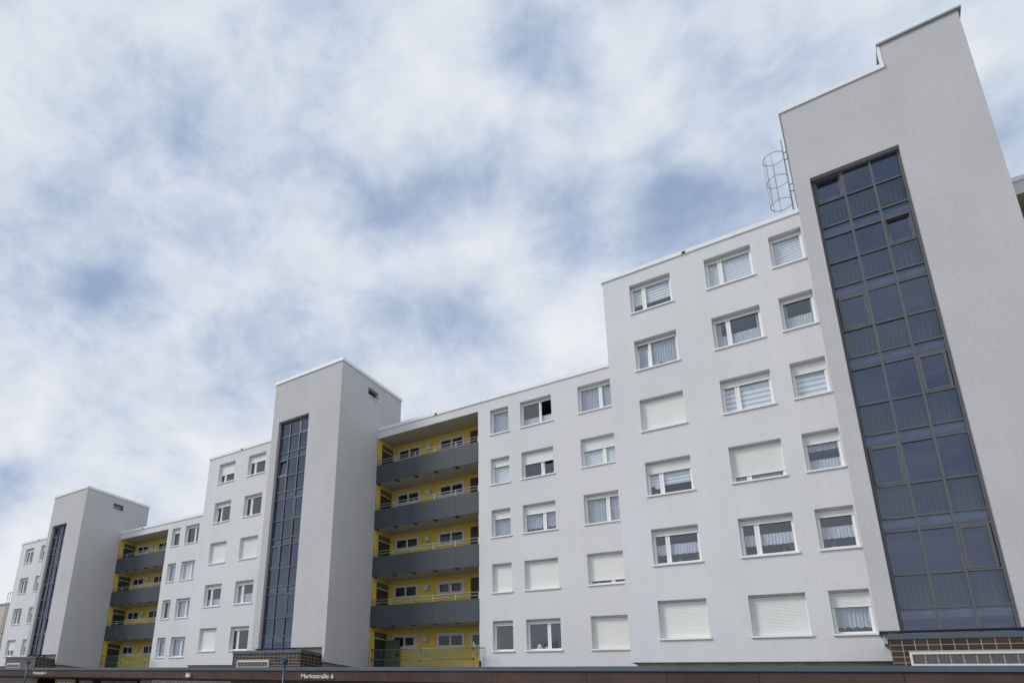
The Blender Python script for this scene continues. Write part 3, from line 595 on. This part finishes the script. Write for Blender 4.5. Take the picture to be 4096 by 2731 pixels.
# ------------------------------------------------------------------ stair towers
HZ = [5.94, 6.935, 8.25, 8.67, 9.69, 11.02, 11.43, 12.48, 13.77, 14.22, 15.23, 16.50, 16.95, 17.92, 18.99, 19.435, 20.46]
def stair_tower(name, label, xl, xr, gx, ztop, gtop, hz, nrow, opened, upper=None, sidewin=None):
    t = thing(name, label, 'stair tower', (xl, YT, DECK), 'stair towers with tall dark glazing')
    yb = 2.27; zb = 5.29; zs = 4.56
    def L(x, y, z): return (x - xl, y - YT, z - DECK)
    zt = ztop - .16
    mb = MB()
    holed(mb, xl, xr, zb, zt, [(gx[0], gx[3], zb, gtop, .5)], lambda u, v, d: L(u, YT + d, v), .3)
    sw = [(sidewin[0], sidewin[1], sidewin[2], sidewin[3], .3)] if sidewin else []
    holed(mb, YT, yb, zb, zt, sw, lambda u, v, d: L(xr - d, u, v), .3)
    mb.quad([L(xr, YT, zs), L(xr, yb, zs), L(xr, yb, zb), L(xr, YT, zb)])
    mb.quad([L(xr - .17, YT, zs), L(xr, YT, zs), L(xr, YT, zb), L(xr - .17, YT, zb)])
    mb.quad([L(xr - .17, YT, zs), L(xr - .17, YT + .16, zs), L(xr - .17, YT + .16, zb), L(xr - .17, YT, zb)])
    mb.quad([L(xr - .17, YT, zs), L(xr - .17, yb, zs), L(xr, yb, zs), L(xr, YT, zs)])
    mb.quad([L(xl, yb, zb), L(xl, YT, zb), L(xl, YT, zt), L(xl, yb, zt)])
    mb.quad([L(xr, yb, zb), L(xl, yb, zb), L(xl, yb, zt), L(xr, yb, zt)])
    for a, b in ((xl, gx[0]), (gx[3], xr)): mb.quad([L(a, YT, zb), L(a, YT + .16, zb), L(b, YT + .16, zb), L(b, YT, zb)])
    put('wall', mb.mesh('wall', STUCCOT), t)
    put('bare_wall', MB().box(.2, gx[0] - xl - .1, .17, .4, -.2, zb - DECK + .02).box(gx[3] - xl + .25, xr - xl - .18, .17, .4, -.2, zb - DECK + .02).box(xr - xl - .4, xr - xl - .172, .402, yb - YT - .2, -.2, zs - DECK + .3).mesh('bare_wall', OLDWALL), t)
    put('roof', MB().box(.1, xr - xl - .1, .1, yb - YT - .1, zt - DECK - .3, zt - DECK - .02).mesh('roof', ROOF), t)
    o = .06; cp = MB(); xe = xr if upper is None else upper[0]
    cp.box(-o, xe - xl + (o if upper is None else 0), -o, .2, zt - DECK - .03, ztop - DECK)
    cp.box(-o, .2, .202, yb - YT + o, zt - DECK - .03, ztop - DECK - .002)
    if upper is None: cp.box(xr - xl - .2, xr - xl + o, .202, yb - YT + o, zt - DECK - .03, ztop - DECK - .002)
    put('coping', cp.mesh('coping', COPING), t)
    if upper:
        xu, zu = upper; b2 = MB(); zb2 = zt - .001
        b2.quad([L(xu, YT, zb2), L(xr, YT, zb2), L(xr, YT, zu - .1), L(xu, YT, zu - .1)])
        b2.quad([L(xu, -1.2, zb2), L(xu, YT, zb2), L(xu, YT, zu - .1), L(xu, -1.2, zu - .1)])
        b2.quad([L(xr, YT, zb2), L(xr, -1.2, zb2), L(xr, -1.2, zu - .1), L(xr, YT, zu - .1)])
        b2.quad([L(xr, -1.2, zb2), L(xu, -1.2, zb2), L(xu, -1.2, zu - .1), L(xr, -1.2, zu - .1)])
        put('lift_housing', b2.mesh('lift_housing', STUCCOT), t)
        put('upper_coping', MB().box(xu - xl - .08, xr - xl + .09, -.09, -1.2 - YT + .1, zu - .10 - DECK, zu - .03 - DECK).box(xu - xl + .1, xr - xl + .05, -.05, -1.2 - YT, zu - .0295 - DECK, zu + .01 - DECK).mesh('upper_coping', TRIM), t)
        put('corner_trim', MB().box(xu - xl - .07, xu - xl - .002, -.02, .25, zt - DECK + .16, zu - .112 - DECK).mesh('corner_trim', COPING), t)
    # ---- glazing
    yg = .20; g = put('glazing', MB().frame(gx[0] - xl + .003, gx[3] - xl - .003, zb - DECK - .22, gtop - DECK - .003, .075, yg, yg + .09).mesh('glazing', ALU), t)
    xs = [gx[0] + .07, gx[1], gx[2], gx[3] - .07]
    for i in (1, 2): put('mullion', MB().box(xs[i] - xl - .032, xs[i] - xl + .032, yg - .015, yg + .10, zb - DECK - .14, gtop - DECK - .08).mesh('mullion', ALU), g)
    for z in hz:
        put('transom', MB().box(xs[0] - xl + .006, xs[3] - xl - .006, yg + .002, yg + .088, z - .03 - DECK, z + .03 - DECK).mesh('transom', ALU), g)
    zz = [zb] + hz + [gtop - .07]
    def rowkind(i):      # 0 base, then lower, upper, narrow repeating
        return 'base' if i == 0 else ('lower', 'upper', 'narrow')[(i - 1) % 3]
    up = 0
    for i in range(len(zz) - 1):
        kd = rowkind(i); za, zc = zz[i] + (.03 if i else -.15), zz[i + 1] - .03
        if kd == 'upper': up += 1
        scol = (2 if up % 2 else 0) if kd == 'upper' else None
        for c in range(3):
            xa, xb = xs[c] + .032, xs[c + 1] - .032
            if c == scol:
                w, h = xb - xa, zc - za
                op = up in opened
                rot = (math.radians(-6.0), 0, 0) if op else None
                s_ = put('sash', shared(('tsash', round(w, 2), round(h, 2)), lambda: MB().frame(.004, w - .004, .004, h - .004, .07, -.025, .05).box(.12, .2, -.035, -.026, .03, .045).box(w - .2, w - .12, -.035, -.026, .03, .045), ALU, 'sash'), g, (xa - xl, yg + .02, za - DECK), rot)
                put('pane', shared(('tp', round(w, 2), round(h, 2)), lambda: MB().box(.06, w - .06, .010, .016, .06, h - .06), GLASST, 'pane'), g, (xa - xl, yg + .02, za - DECK), rot)
                if op: put('inner_frame', shared(('tif', round(w, 2), round(h, 2)), lambda: MB().frame(-.01, w + .01, -.01, h + .01, .045, -.012, .06), ALU, 'inner_frame'), g, (xa - xl, yg + .02, za - DECK))
            else:
                w, h = xb - xa + .02, zc - za + .02; M = GLASSL if kd == 'lower' else GLASST
                put('pane', shared(('tpp', round(w, 2), round(h, 2), kd), lambda: MB().box(0, w, 0, .006, 0, h), M, 'pane'), g, (xa - .01 - xl, yg + .045, za - .01 - DECK), (math.radians(random.uniform(-.7, .7)), 0, math.radians(random.uniform(-.7, .7))))
    # ---- stairwell behind the glass
    inn = MB(); xa, xb = gx[0] - xl - .3, xr - xl - .4
    inn.box(gx[0] - xl - .1, gx[3] - xl + .1, .3, .5, zb - DECK - 1.2, zb - DECK - .2); inn.box(xa, xb, 3.0, 3.1, zb - DECK - .3, gtop - DECK + .3)
    inn.box(xa - .1, xa, .52, 3.0, zb - DECK - .3, gtop - DECK + .3); inn.box(xb, xb + .1, .52, 3.0, zb - DECK - .3, gtop - DECK + .3)
    inn.box(gx[3] - xl - .5, gx[3] - xl - .05, 2.2, 2.9, zb - DECK - .3, gtop - DECK)
    inn.box(xa, xb, .5, 3.0, gtop - DECK + .05, gtop - DECK + .2)
    r = 0
    for i in range(len(zz) - 1):
        if rowkind(i) in ('narrow', 'base'): 
            zt_ = zz[i + 1] - .06; inn.box(xa, xb, .42, 1.9, zt_ - .2 - DECK, zt_ - DECK)
    put('stairwell', inn.mesh('stairwell', STAIRW), t)
    for i in range(len(zz) - 1):
        if rowkind(i) != 'lower': continue
        rl = MB(); z0, z1 = zz[i] - DECK, zz[i] + .88 - DECK
        rl.box(xa + .2, xb - .2, .40, .43, z1 - .03, z1); rl.box(xa + .2, xb - .2, .40, .43, z0 + .05, z0 + .07)
        x = xs[0] - xl + .05
        while x < xs[3] - xl: rl.box(x - .008, x + .008, .408, .422, z0 + .07, z1 - .03); x += .125
        put('railing', rl.mesh('railing', STEEL), t)
    if sidewin:
        a, b, c, d = sidewin
        w_ = put('side_window', MB().box(-.27, -.20, a - YT + .01, b - YT - .01, c - DECK + .01, c - DECK + .08).box(-.27, -.20, a - YT + .01, b - YT - .01, d - DECK - .08, d - DECK - .01).box(-.27, -.20, a - YT + .01, a - YT + .08, c - DECK + .081, d - DECK - .081).box(-.27, -.20, b - YT - .08, b - YT - .01, c - DECK + .081, d - DECK - .081).mesh('side_window', ALU), t, (xr - xl, 0, 0))
        put('pane', MB().box(-.24, -.23, a - YT + .07, b - YT - .07, c - DECK + .07, d - DECK - .07).mesh('pane', GLASS), w_)
        put('sill', MB().box(-.2, .05, a - YT - .03, b - YT + .03, c - DECK - .03, c - DECK + .012).mesh('sill', PVC), w_)
    return t, L
stair_tower('stair_tower', 'tallest stair tower with lift housing on top at the right of the photo', -0.14, 4.93, (0.325, 1.19, 1.965, 2.76), 25.08, 21.53, HZ, 6, (5, 6), (2.9, 26.03))
hzB = [z for z in HZ[:-3] if True][:14]; hzB = HZ[:9] + [14.22, 15.19, 16.24, 16.69, 17.71]
tb, LB = stair_tower('stair_tower', 'middle stair tower with grey right flank and small vent window', -26.45, -21.19, (-25.92, -25.10, -24.31, -23.50), 21.56, 18.72, hzB, 5, (4,), None, (-1.17, -0.17, 20.31, 20.84))
hzC = HZ[:6] + [11.43, 12.44, 13.49, 13.94, 14.96]
stair_tower('stair_tower', 'smallest stair tower at the far left of the row', -52.62, -47.32, (-52.05, -51.25, -50.5, -49.70), 18.72, 15.95, hzC, 4, (1, 4), None, (-1.17, -0.17, 17.47, 18.0))
cab = MB().path([LB(-21.17, -2.50, 5.11), LB(-21.12, -2.56, 4.99), LB(-21.10, -2.70, 4.86), LB(-21.12, -2.76, 4.78), LB(-21.17, -2.70, 4.62), LB(-21.17, -2.66, 4.54)], .012)
cab.path([LB(-21.17, -2.44, 5.11), LB(-21.11, -2.52, 4.93), LB(-21.10, -2.66, 4.84)], .01)
put('loose_cable', cab.mesh('loose_cable', TUBEW), tb)

# ------------------------------------------------------------------ tiled porch boxes on the podium
def tiled_box(label, x0, x1, gb):
    y0, y1, ztop = -5.1, -3.5, 4.985
    t = thing('tiled_porch_box', label, 'porch', (x0, y0, DECK), 'tiled porch boxes under the stair towers')
    put('core', MB().box(.004, x1 - x0 - .004, .002, y1 - y0, 0, ztop - DECK - .05).mesh('core', GROUT), t)
    zc0, zc1 = ztop - .14 - DECK, ztop - DECK
    put('flashing', MB().box(-.03, x1 - x0 + .03, -.03, .1, zc0, zc1).box(-.03, .1, .101, y1 - y0, zc0, zc1 - .002).box(x1 - x0 - .1, x1 - x0 + .03, .101, y1 - y0, zc0, zc1 - .002).mesh('flashing', ZINC), t)
    put('top', MB().box(.1, x1 - x0 - .1, .1, y1 - y0, zc1 - .06, zc1 - .03).mesh('top', ROOF), t)
    th = .155; tw = .242; nx = int((x1 - x0) / tw); tw = (x1 - x0) / nx; g = .0085
    gx0, gx1, gz0, gz1 = gb
    tm = shared(('tile', round(tw, 4)), lambda: MB().box(g, tw - g, 0, .02, g, th - g), TILE, 'tile')
    for j in range(6):
        z = zc0 - th * (j + 1)
        if z < -.02: break
        for i in range(nx):
            xa = x0 + i * tw
            if z + DECK < gz1 - .05 and xa + tw > gx0 - .002 and xa < gx1 + .002:      # cut tiles beside the glass blocks
                for a_, b_ in ((xa, min(xa + tw, gx0)), (max(xa, gx1), xa + tw)):
                    if b_ - a_ > .035: put('tile', MB().box(g, b_ - a_ - g * .6, 0, .02, g, th - g).mesh('tile', TILE), t, (a_ - x0, -.0015, z))
                continue
            put('tile', tm, t, (i * tw, -.0015, z))
    ny = int((y1 - y0) / tw); ty = (y1 - y0) / ny
    sm = shared(('tiles', round(ty, 4)), lambda: MB().box(-.02, 0, g, ty - g, g, th - g), TILE, 'tile')
    for j in range(6):
        z = zc0 - th * (j + 1)
        if z < -.02: break
        for i in range(ny): put('tile', sm, t, (x1 - x0 + .0005, i * ty, z)); put('tile', sm, t, (.0195, i * ty, z))
    gw = put('glass_block_window', MB().frame(0, gx1 - gx0, 0, gz1 - gz0, .05, -.03, .06).mesh('glass_block_window', WPAINT), t, (gx0 - x0, 0, gz0 - DECK))
    nb = int(round((gx1 - gx0 - .1) / .243)); bw = (gx1 - gx0 - .1) / nb
    put('mortar', MB().box(.05, gx1 - gx0 - .05, .0, .03, .05, gz1 - gz0 - .05).mesh('mortar', GROUT), gw)
    bm = shared(('gb', round(bw, 3), round(gz1 - gz0, 3)), lambda: MB().box(.014, bw - .014, -.008, .02, .006, gz1 - gz0 - .106), GBLOCK, 'glass_block')
    for i in range(nb): put('glass_block', bm, gw, (.05 + i * bw, 0, .05))
    put('base_strip', MB().box(0, x1 - x0, -.05, -.008, .10, .15).mesh('base_strip', WPAINT), t)
    return t
tiled_box('brown tiled box with glass blocks below the glazing of the tallest tower', 0.04, 4.85, (0.40, 3.9, 4.14, 4.49))
tiled_box('brown tiled box with glass blocks below the middle stair tower', -26.25, -21.45, (-25.86, -23.55, 4.12, 4.46))
tiled_box('brown tiled box behind the leftmost street lamp', -52.4, -47.6, (-52.1, -49.9, 4.12, 4.46))

# ------------------------------------------------------------------ scaffold railings with nets
def scaffold(label, xs, xe, y, netmat, netfrom, fine):
    t = thing('scaffold_railing', label, 'railing', (xs[0], y, DECK), 'scaffold guard rails on the podium roof')
    zt, zm = 5.52, 5.01
    def L(x, yy, z): return (x - xs[0], yy - y, z - DECK)
    for i, x in enumerate(xs):
        top = 5.80 if i == 2 and fine else zt + .05
        p = put('post', MB().tube(L(x, y, DECK), L(x, y, zt), .026, 10).mesh('post', TUBEG, True), t)
        if top > zt + .1: put('cream_tube', MB().tube(L(x + .01, y + .03, zt - .4), L(x + .015, y + .03, top), .024, 8).mesh('cream_tube', TUBEW), t)
        for z in (zt, zm): put('coupler', MB().box(-.045, .045, -.045, .045, -.05, .05).box(-.07, .07, -.03, -.046 + .02, -.03, .03).mesh('coupler', COUPB), t, L(x, y - .02, z))
        put('foot_plate', MB().box(-.08, .08, -.08, .08, 0, .012).mesh('foot_plate', STEEL), t, L(x, y, DECK + .001))
    put('top_rail', MB().tube(L(xs[0] - .05, y - .05, zt), L(xe, y - .05, zt - .02), .024, 10).mesh('top_rail', TUBEG, True), t)
    put('middle_rail', MB().tube(L(xs[0] - .05, y - .05, zm), L(xs[-1] + .05, y - .05, zm), .024, 10).mesh('middle_rail', TUBEG, True), t)
    for x, z in ((xs[0] + .28, zt), (xs[0] + .25, zm), (xs[-1] - .35, zm), (xs[-1] - .3, zt)): put('red_band', MB().tube((-.03, 0, 0), (.03, 0, 0), .027, 10).mesh('red_band', REDB), t, L(x, y - .05, z))
    # knotted net hung from the top rail
    n = MB(); st = .11 if fine else .12; x = xs[0]; yn = y - .085; r = .0045
    rnd = random.Random(5)
    cols = int((xe - xs[0]) / st); rows = int((zt - DECK) / st)
    def pt(i, j):
        s = 1 - j / rows
        return L(xs[0] + (xe - xs[0]) * i / cols + .02 * math.sin(j * 1.3 + i * .4), yn + .03 * math.sin(i * .35) * s + .02 * math.sin(j * .9), DECK + .02 + (zt - DECK - .05) * j / rows - .05 * math.sin(math.pi * i / cols * 3) * s)
    for i in range(cols + 1):
        for j in range(rows):
            a, b = pt(i, j), pt(i, j + 1); n.quad([(a[0] - r, a[1], a[2]), (a[0] + r, a[1], a[2]), (b[0] + r, b[1], b[2]), (b[0] - r, b[1], b[2])])
    for j in range(rows + 1):
        for i in range(cols):
            a, b = pt(i, j), pt(i + 1, j); n.quad([(a[0], a[1], a[2] - r), (b[0], b[1], b[2] - r), (b[0], b[1], b[2] + r), (a[0], a[1], a[2] + r)])
    no = put('net', n.mesh('net', netmat), t); no['kind'] = 'stuff'
    if fine:
        for k in range(8):
            x = xs[0] + .65 + k * .72; put('tie_strap', MB().box(-.008, .008, -.003, .003, -.3 - .08 * (k % 3), 0).mesh('tie_strap', TUBEG), t, L(x, y - .09, zt), (0, math.radians(-6 + 3 * (k % 4)), 0))
        put('net_fold', curtain_mesh(.12, 0, .9, 4, .02).mesh('net_fold', COUPB), t, L(xe - .3, yn - .02, DECK + .05))
scaffold('scaffold guard rail with blue net before the open olive door', [-20.67, -17.74, -14.83], -14.19, -.4, NETM, 0, True)
scaffold('scaffold guard rail with green net at the left balcony block', [-46.45, -43.66, -40.82], -40.15, -.4, NETG, 0, False)

# ------------------------------------------------------------------ street lamps
def lamp(label, x, y, h):
    t = thing('street_lamp', label, 'street lamp', (x, y, 0), 'petrol blue street lamps')
    put('pole', MB().tube((0, 0, 0), (0, 0, 1.0), .075, 14).tube((0, 0, 1.0), (0, 0, h - .05), .052, 14).mesh('pole', LAMPB, True), t)
    hd = MB()   # wedge shaped head pointing to the left, thick over the pole
    prof = [(.09, -.06), (.10, .02), (.03, .10), (-.08, .165), (-.16, .16), (-.38, .085), (-.38, .06), (-.18, .08), (-.06, -.06)]
    for s, k in ((-.13, 1), (.13, -1)): hd.quad([(a, s * .85, b) for a, b in prof][::k])
    for i in range(len(prof)):
        a, b = prof[i], prof[(i + 1) % len(prof)]; hd.quad([(a[0], -.1105, a[1]), (a[0], .1105, a[1]), (b[0], .1105, b[1]), (b[0], -.1105, b[1])])
    put('lamp_head', hd.mesh('lamp_head', LAMPB), t, (0, 0, h))
    put('lens', MB().box(-.32, -.17, -.08, .08, .055, .079).mesh('lens', LAMPG), t, (0, 0, h))
    put('base_plate', MB().lathe([(.14, 0), (.14, .03), (.09, .06), (0, .06)], 16).mesh('base_plate', LAMPB), t)
lamp('petrol blue street lamp before the Marktstraße 6 lettering', -19.68, -8.0, 4.10)
lamp('petrol blue street lamp before the Marktstraße 4 lettering at the left', -42.62, -8.0, 4.20)

# ------------------------------------------------------------------ lamp box on the fascia
wl = thing('wall_lamp', 'small white lamp box on the brown fascia above the lattice grilles', 'wall lamp', (-28.23, -6.2, 3.52))
put('housing', MB().box(-.13, .13, -.16, -.02, 0, .2).mesh('housing', WPAINT), wl)
put('cap', MB().box(-.15, .15, -.18, -.012, .201, .235).mesh('cap', OLDWALL), wl)

# ------------------------------------------------------------------ caged roof ladder
def cage_ladder():
    yc = -1.45; xw = -0.14
    t = thing('caged_ladder', 'steel ladder with hoop cage on the roof beside the tallest tower', 'ladder', (xw, yc, 21.2))
    def L(x, y, z): return (x - xw, y - yc, z - 21.2)
    xl_ = xw - .16
    for s in (-.21, .21): put('stile', MB().tube(L(xl_, yc + s, 21.25), L(xl_, yc + s, 25.5), .022, 8).mesh('stile', LSTEEL, True), t)
    for k in range(15):
        put('rung', shared('rung', lambda: MB().tube((0, -.21, 0), (0, .21, 0), .014, 6), LSTEEL, 'rung'), t, L(xl_, yc, 21.5 + k * .27))
    for z in (21.6, 23.2, 24.8): put('wall_bracket', MB().box(0, .16, -.225, -.195, -.02, .02).box(0, .16, .195, .225, -.02, .02).mesh('wall_bracket', LSTEEL), t, L(xl_, yc, z))
    r = .37
    pts = lambda z: [L(xl_ - .33 - r * math.cos(a) , yc + r * math.sin(a), z) for a in [math.radians(q) for q in range(-120, 121, 12)]]
    for z in (22.58, 23.74, 24.9):
        P_ = [L(xl_, yc - .21, z)] + pts(z) + [L(xl_, yc + .21, z)]
        put('hoop', MB().path(P_, .0135, 6).mesh('hoop', LSTEEL), t)
    for a in (-80, -40, 0, 40, 80):
        q = math.radians(a); x_, y_ = xl_ - .33 - r * math.cos(q), yc + r * math.sin(q)
        put('cage_bar', MB().tube(L(x_, y_, 22.5), L(x_, y_, 24.97), .0105, 6).mesh('cage_bar', LSTEEL), t)
cage_ladder()

# ------------------------------------------------------------------ low beige building with ladder at the far left
def far_building():
    yf = 1.0; zt = 11.32
    t = thing('beige_building', 'beige clad low building behind the leftmost block', 'building', (-90, yf, 0))
    put('wall', MB().box(0, 29.9, 0, 8, 0, zt - .2).mesh('wall', GREYC), t)
    x = 0; k = 0
    while x < 29.8: put('cladding_panel', shared('clad', lambda: MB().box(.01, 1.13, -.03, -.002, 0, 4.1), BEIGE, 'cladding_panel'), t, (x, 0, 7.0)); x += 1.14
    put('coping', MB().box(-.05, 29.9, -.08, .2, zt - .2, zt).mesh('coping', GREYC), t)
    l = thing('roof_ladder', 'vertical steel ladder with raised stiles at the far left edge', 'ladder', (-68.1, yf - .2, 5.0))
    for s in (0, .5):
        put('stile', MB().tube((s, 0, 0), (s, 0, zt + .95 - 5), .03, 8).path([(s, 0, zt + .95 - 5), (s, .15, zt + 1.08 - 5), (s, .4, zt + 1.08 - 5), (s, .5, zt - 5)], .03, 8).mesh('stile', STEEL, True), l)
    for k in range(22): put('rung', shared('rung2', lambda: MB().tube((0, 0, 0), (.5, 0, 0), .015, 6), STEEL, 'rung'), l, (0, 0, .25 + k * .28))
    for z in (.5, 3.2, 5.8): put('stand_off', MB().box(-.02, .02, 0, .2, -.02, .02).box(.48, .52, 0, .2, -.02, .02).mesh('stand_off', STEEL), l, (0, 0, z))
far_building()

# ------------------------------------------------------------------ things seen in the windows
def in_room(x, y, z, prof, M, name, label, cat):
    o = put(name, MB().lathe(prof, 14).mesh(name, M, True), None, (x, y, z)); tag(o, label, cat); return o
zs5 = ZR - WH + .07
in_room(-11.94, REC + .17, zs5, [(0, 0), (.11, 0), (.115, .1), (.10, .16), (.06, .24), (.03, .26), (0, .265)], WPAINT, 'cookie_jar', 'white rounded jar on the sill behind the lowest window above the podium', 'jar')
in_room(-11.62, REC + .17, zs5, [(0, 0), (.05, 0), (.05, .15), (.045, .15), (.045, .02), (0, .02)], WPAINT, 'cup', 'white cup beside the jar in the lowest window above the podium', 'cup')
o = put('tube_light', MB().box(0, 1.2, 0, .06, 0, .05).mesh('tube_light', LIT), None, (-11.60, 1.1, ZR - .02)); tag(o, 'lit warm tube light in the top of the lowest two-sash window', 'lamp')
zA2 = ZR + 4 * FL
for x, lb in ((-2.35, 'white pendant lamp behind the lace curtain of the two-sash window in the second row'), (-.68, 'white pendant lamp behind the lace curtain of the single window beside the tall tower')):
    p_ = in_room(x, YA + 1.0, zA2 - .55, [(0, .24), (.04, .22), (.05, .16), (.20, .06), (.22, .03), (.20, .02), (0, .03)], WPAINT, 'pendant_lamp', lb, 'lamp')
    put('cord', MB().tube((0, 0, .2), (0, 0, .67), .008, 6).mesh('cord', RUB), p_)
dsc = put('round_ornament', MB().tube((0, 0, 0), (0, .012, 0), .095, 20).mesh('round_ornament', WPAINT), None, (-5.93, YA + REC + .06, ZR + 2 * FL - WH + .42)); tag(dsc, 'round white disc hanging in the left sash above a striped blind', 'ornament')

# ------------------------------------------------------------------ bare trees across the square (seen as reflections in the panes)
def bare_tree(label, x, y, h, seed):
    rnd = random.Random(seed); t = thing('bare_tree', label, 'tree', (x, y, 0), 'bare winter trees across the square')
    tr, cr_ = MB(), MB()
    def grow(p, d, ln, r, lev):
        n = 3 if lev < 2 else 2; q = p
        for k in range(n):
            d = (d + Vector((rnd.uniform(-.18, .18), rnd.uniform(-.18, .18), rnd.uniform(-.05, .14)))).normalized()
            e = q + d * ln / n; (tr if lev < 1 else cr_).tube(q, e, r * (1 - .3 * k / n), 6 if lev < 2 else 4, r2=r * (1 - .3 * (k + 1) / n)); q = e
            if lev > 0 and lev < 5 and k < n - 1:
                dd = (d + Vector((rnd.uniform(-1, 1), rnd.uniform(-1, 1), rnd.uniform(-.1, .6)))).normalized(); grow(q, dd, ln * .6, r * .45, lev + 2)
        if lev < 5:
            for _ in range(3 if lev < 2 else 2):
                dd = (d + Vector((rnd.uniform(-.8, .8), rnd.uniform(-.8, .8), rnd.uniform(-.1, .5)))).normalized(); grow(q, dd, ln * rnd.uniform(.6, .78), r * .6, lev + 1)
    grow(Vector((0, 0, -.1)), Vector((0, 0, 1)), h * .28, h * .02, 0)
    put('trunk', tr.mesh('trunk', BARK), t); put('crown', cr_.mesh('crown', BARK), t)
BARK = mat('bark', (0.07, 0.06, 0.05), 0.9, var=0.2, vscale=8)
bare_tree('bare tree mirrored in the lowest window above the podium', -28.5, -43.0, 15, 2)
bare_tree('bare tree mirrored in the lower panes of the smallest stair tower', -92.0, -26.0, 12, 9)

LEAF = mat('leaf_green', (0.06, 0.11, 0.035), 0.6, var=0.3, vscale=30, objvar=0.2)
POT = mat('terracotta', (0.30, 0.12, 0.07), 0.8)
def plant(x, y, z, h, seed, label):
    rnd = random.Random(seed); t = thing('potted_plant', label, 'plant', (x, y, z))
    put('pot', MB().lathe([(0, 0), (.045, 0), (.06, .09), (.052, .09), (.05, .08), (0, .08)], 12).mesh('pot', POT, True), t)
    lv = MB()
    for k in range(26):
        a = rnd.uniform(0, 6.28); e = rnd.uniform(.25, 1.3); l = h * rnd.uniform(.5, 1.0); d = Vector((math.cos(a) * math.cos(e) * .6, math.sin(a) * math.cos(e) * .35, math.sin(e)))
        p = Vector((0, 0, .08)) + d * l * .5; q = p + d * l * .5; w = Vector((-math.sin(a), math.cos(a), 0)) * .018
        lv.quad([p - w, p + w, q + w * .4, q - w * .4])
    put('leaves', lv.mesh('leaves', LEAF), t)
ys = YA + REC + .11
for x, r, h, sd, lb in ((-2.2, 5, .24, 1, 'potted plant right of the mullion in the fifth-row middle window'), (-1.98, 5, .30, 2, 'taller potted plant at the right jamb of the fifth-row middle window'), (-.85, 5, .2, 3, 'small potted plant in the fifth-row window beside the tall tower'), (-5.4, 5, .18, 4, 'low potted plant in the fifth-row left window'), (-4.8, 5, .26, 5, 'potted plant at the right jamb of the fifth-row left window'), (-5.35, 2, .2, 6, 'potted plant before the sheer curtain in the second-row left window'), (-6.0, 4, .12, 7, 'tiny potted plant under the round white disc')):
    plant(x, ys - .03, ZR + FL * (6 - r) - WH + .07, h, sd, lb)
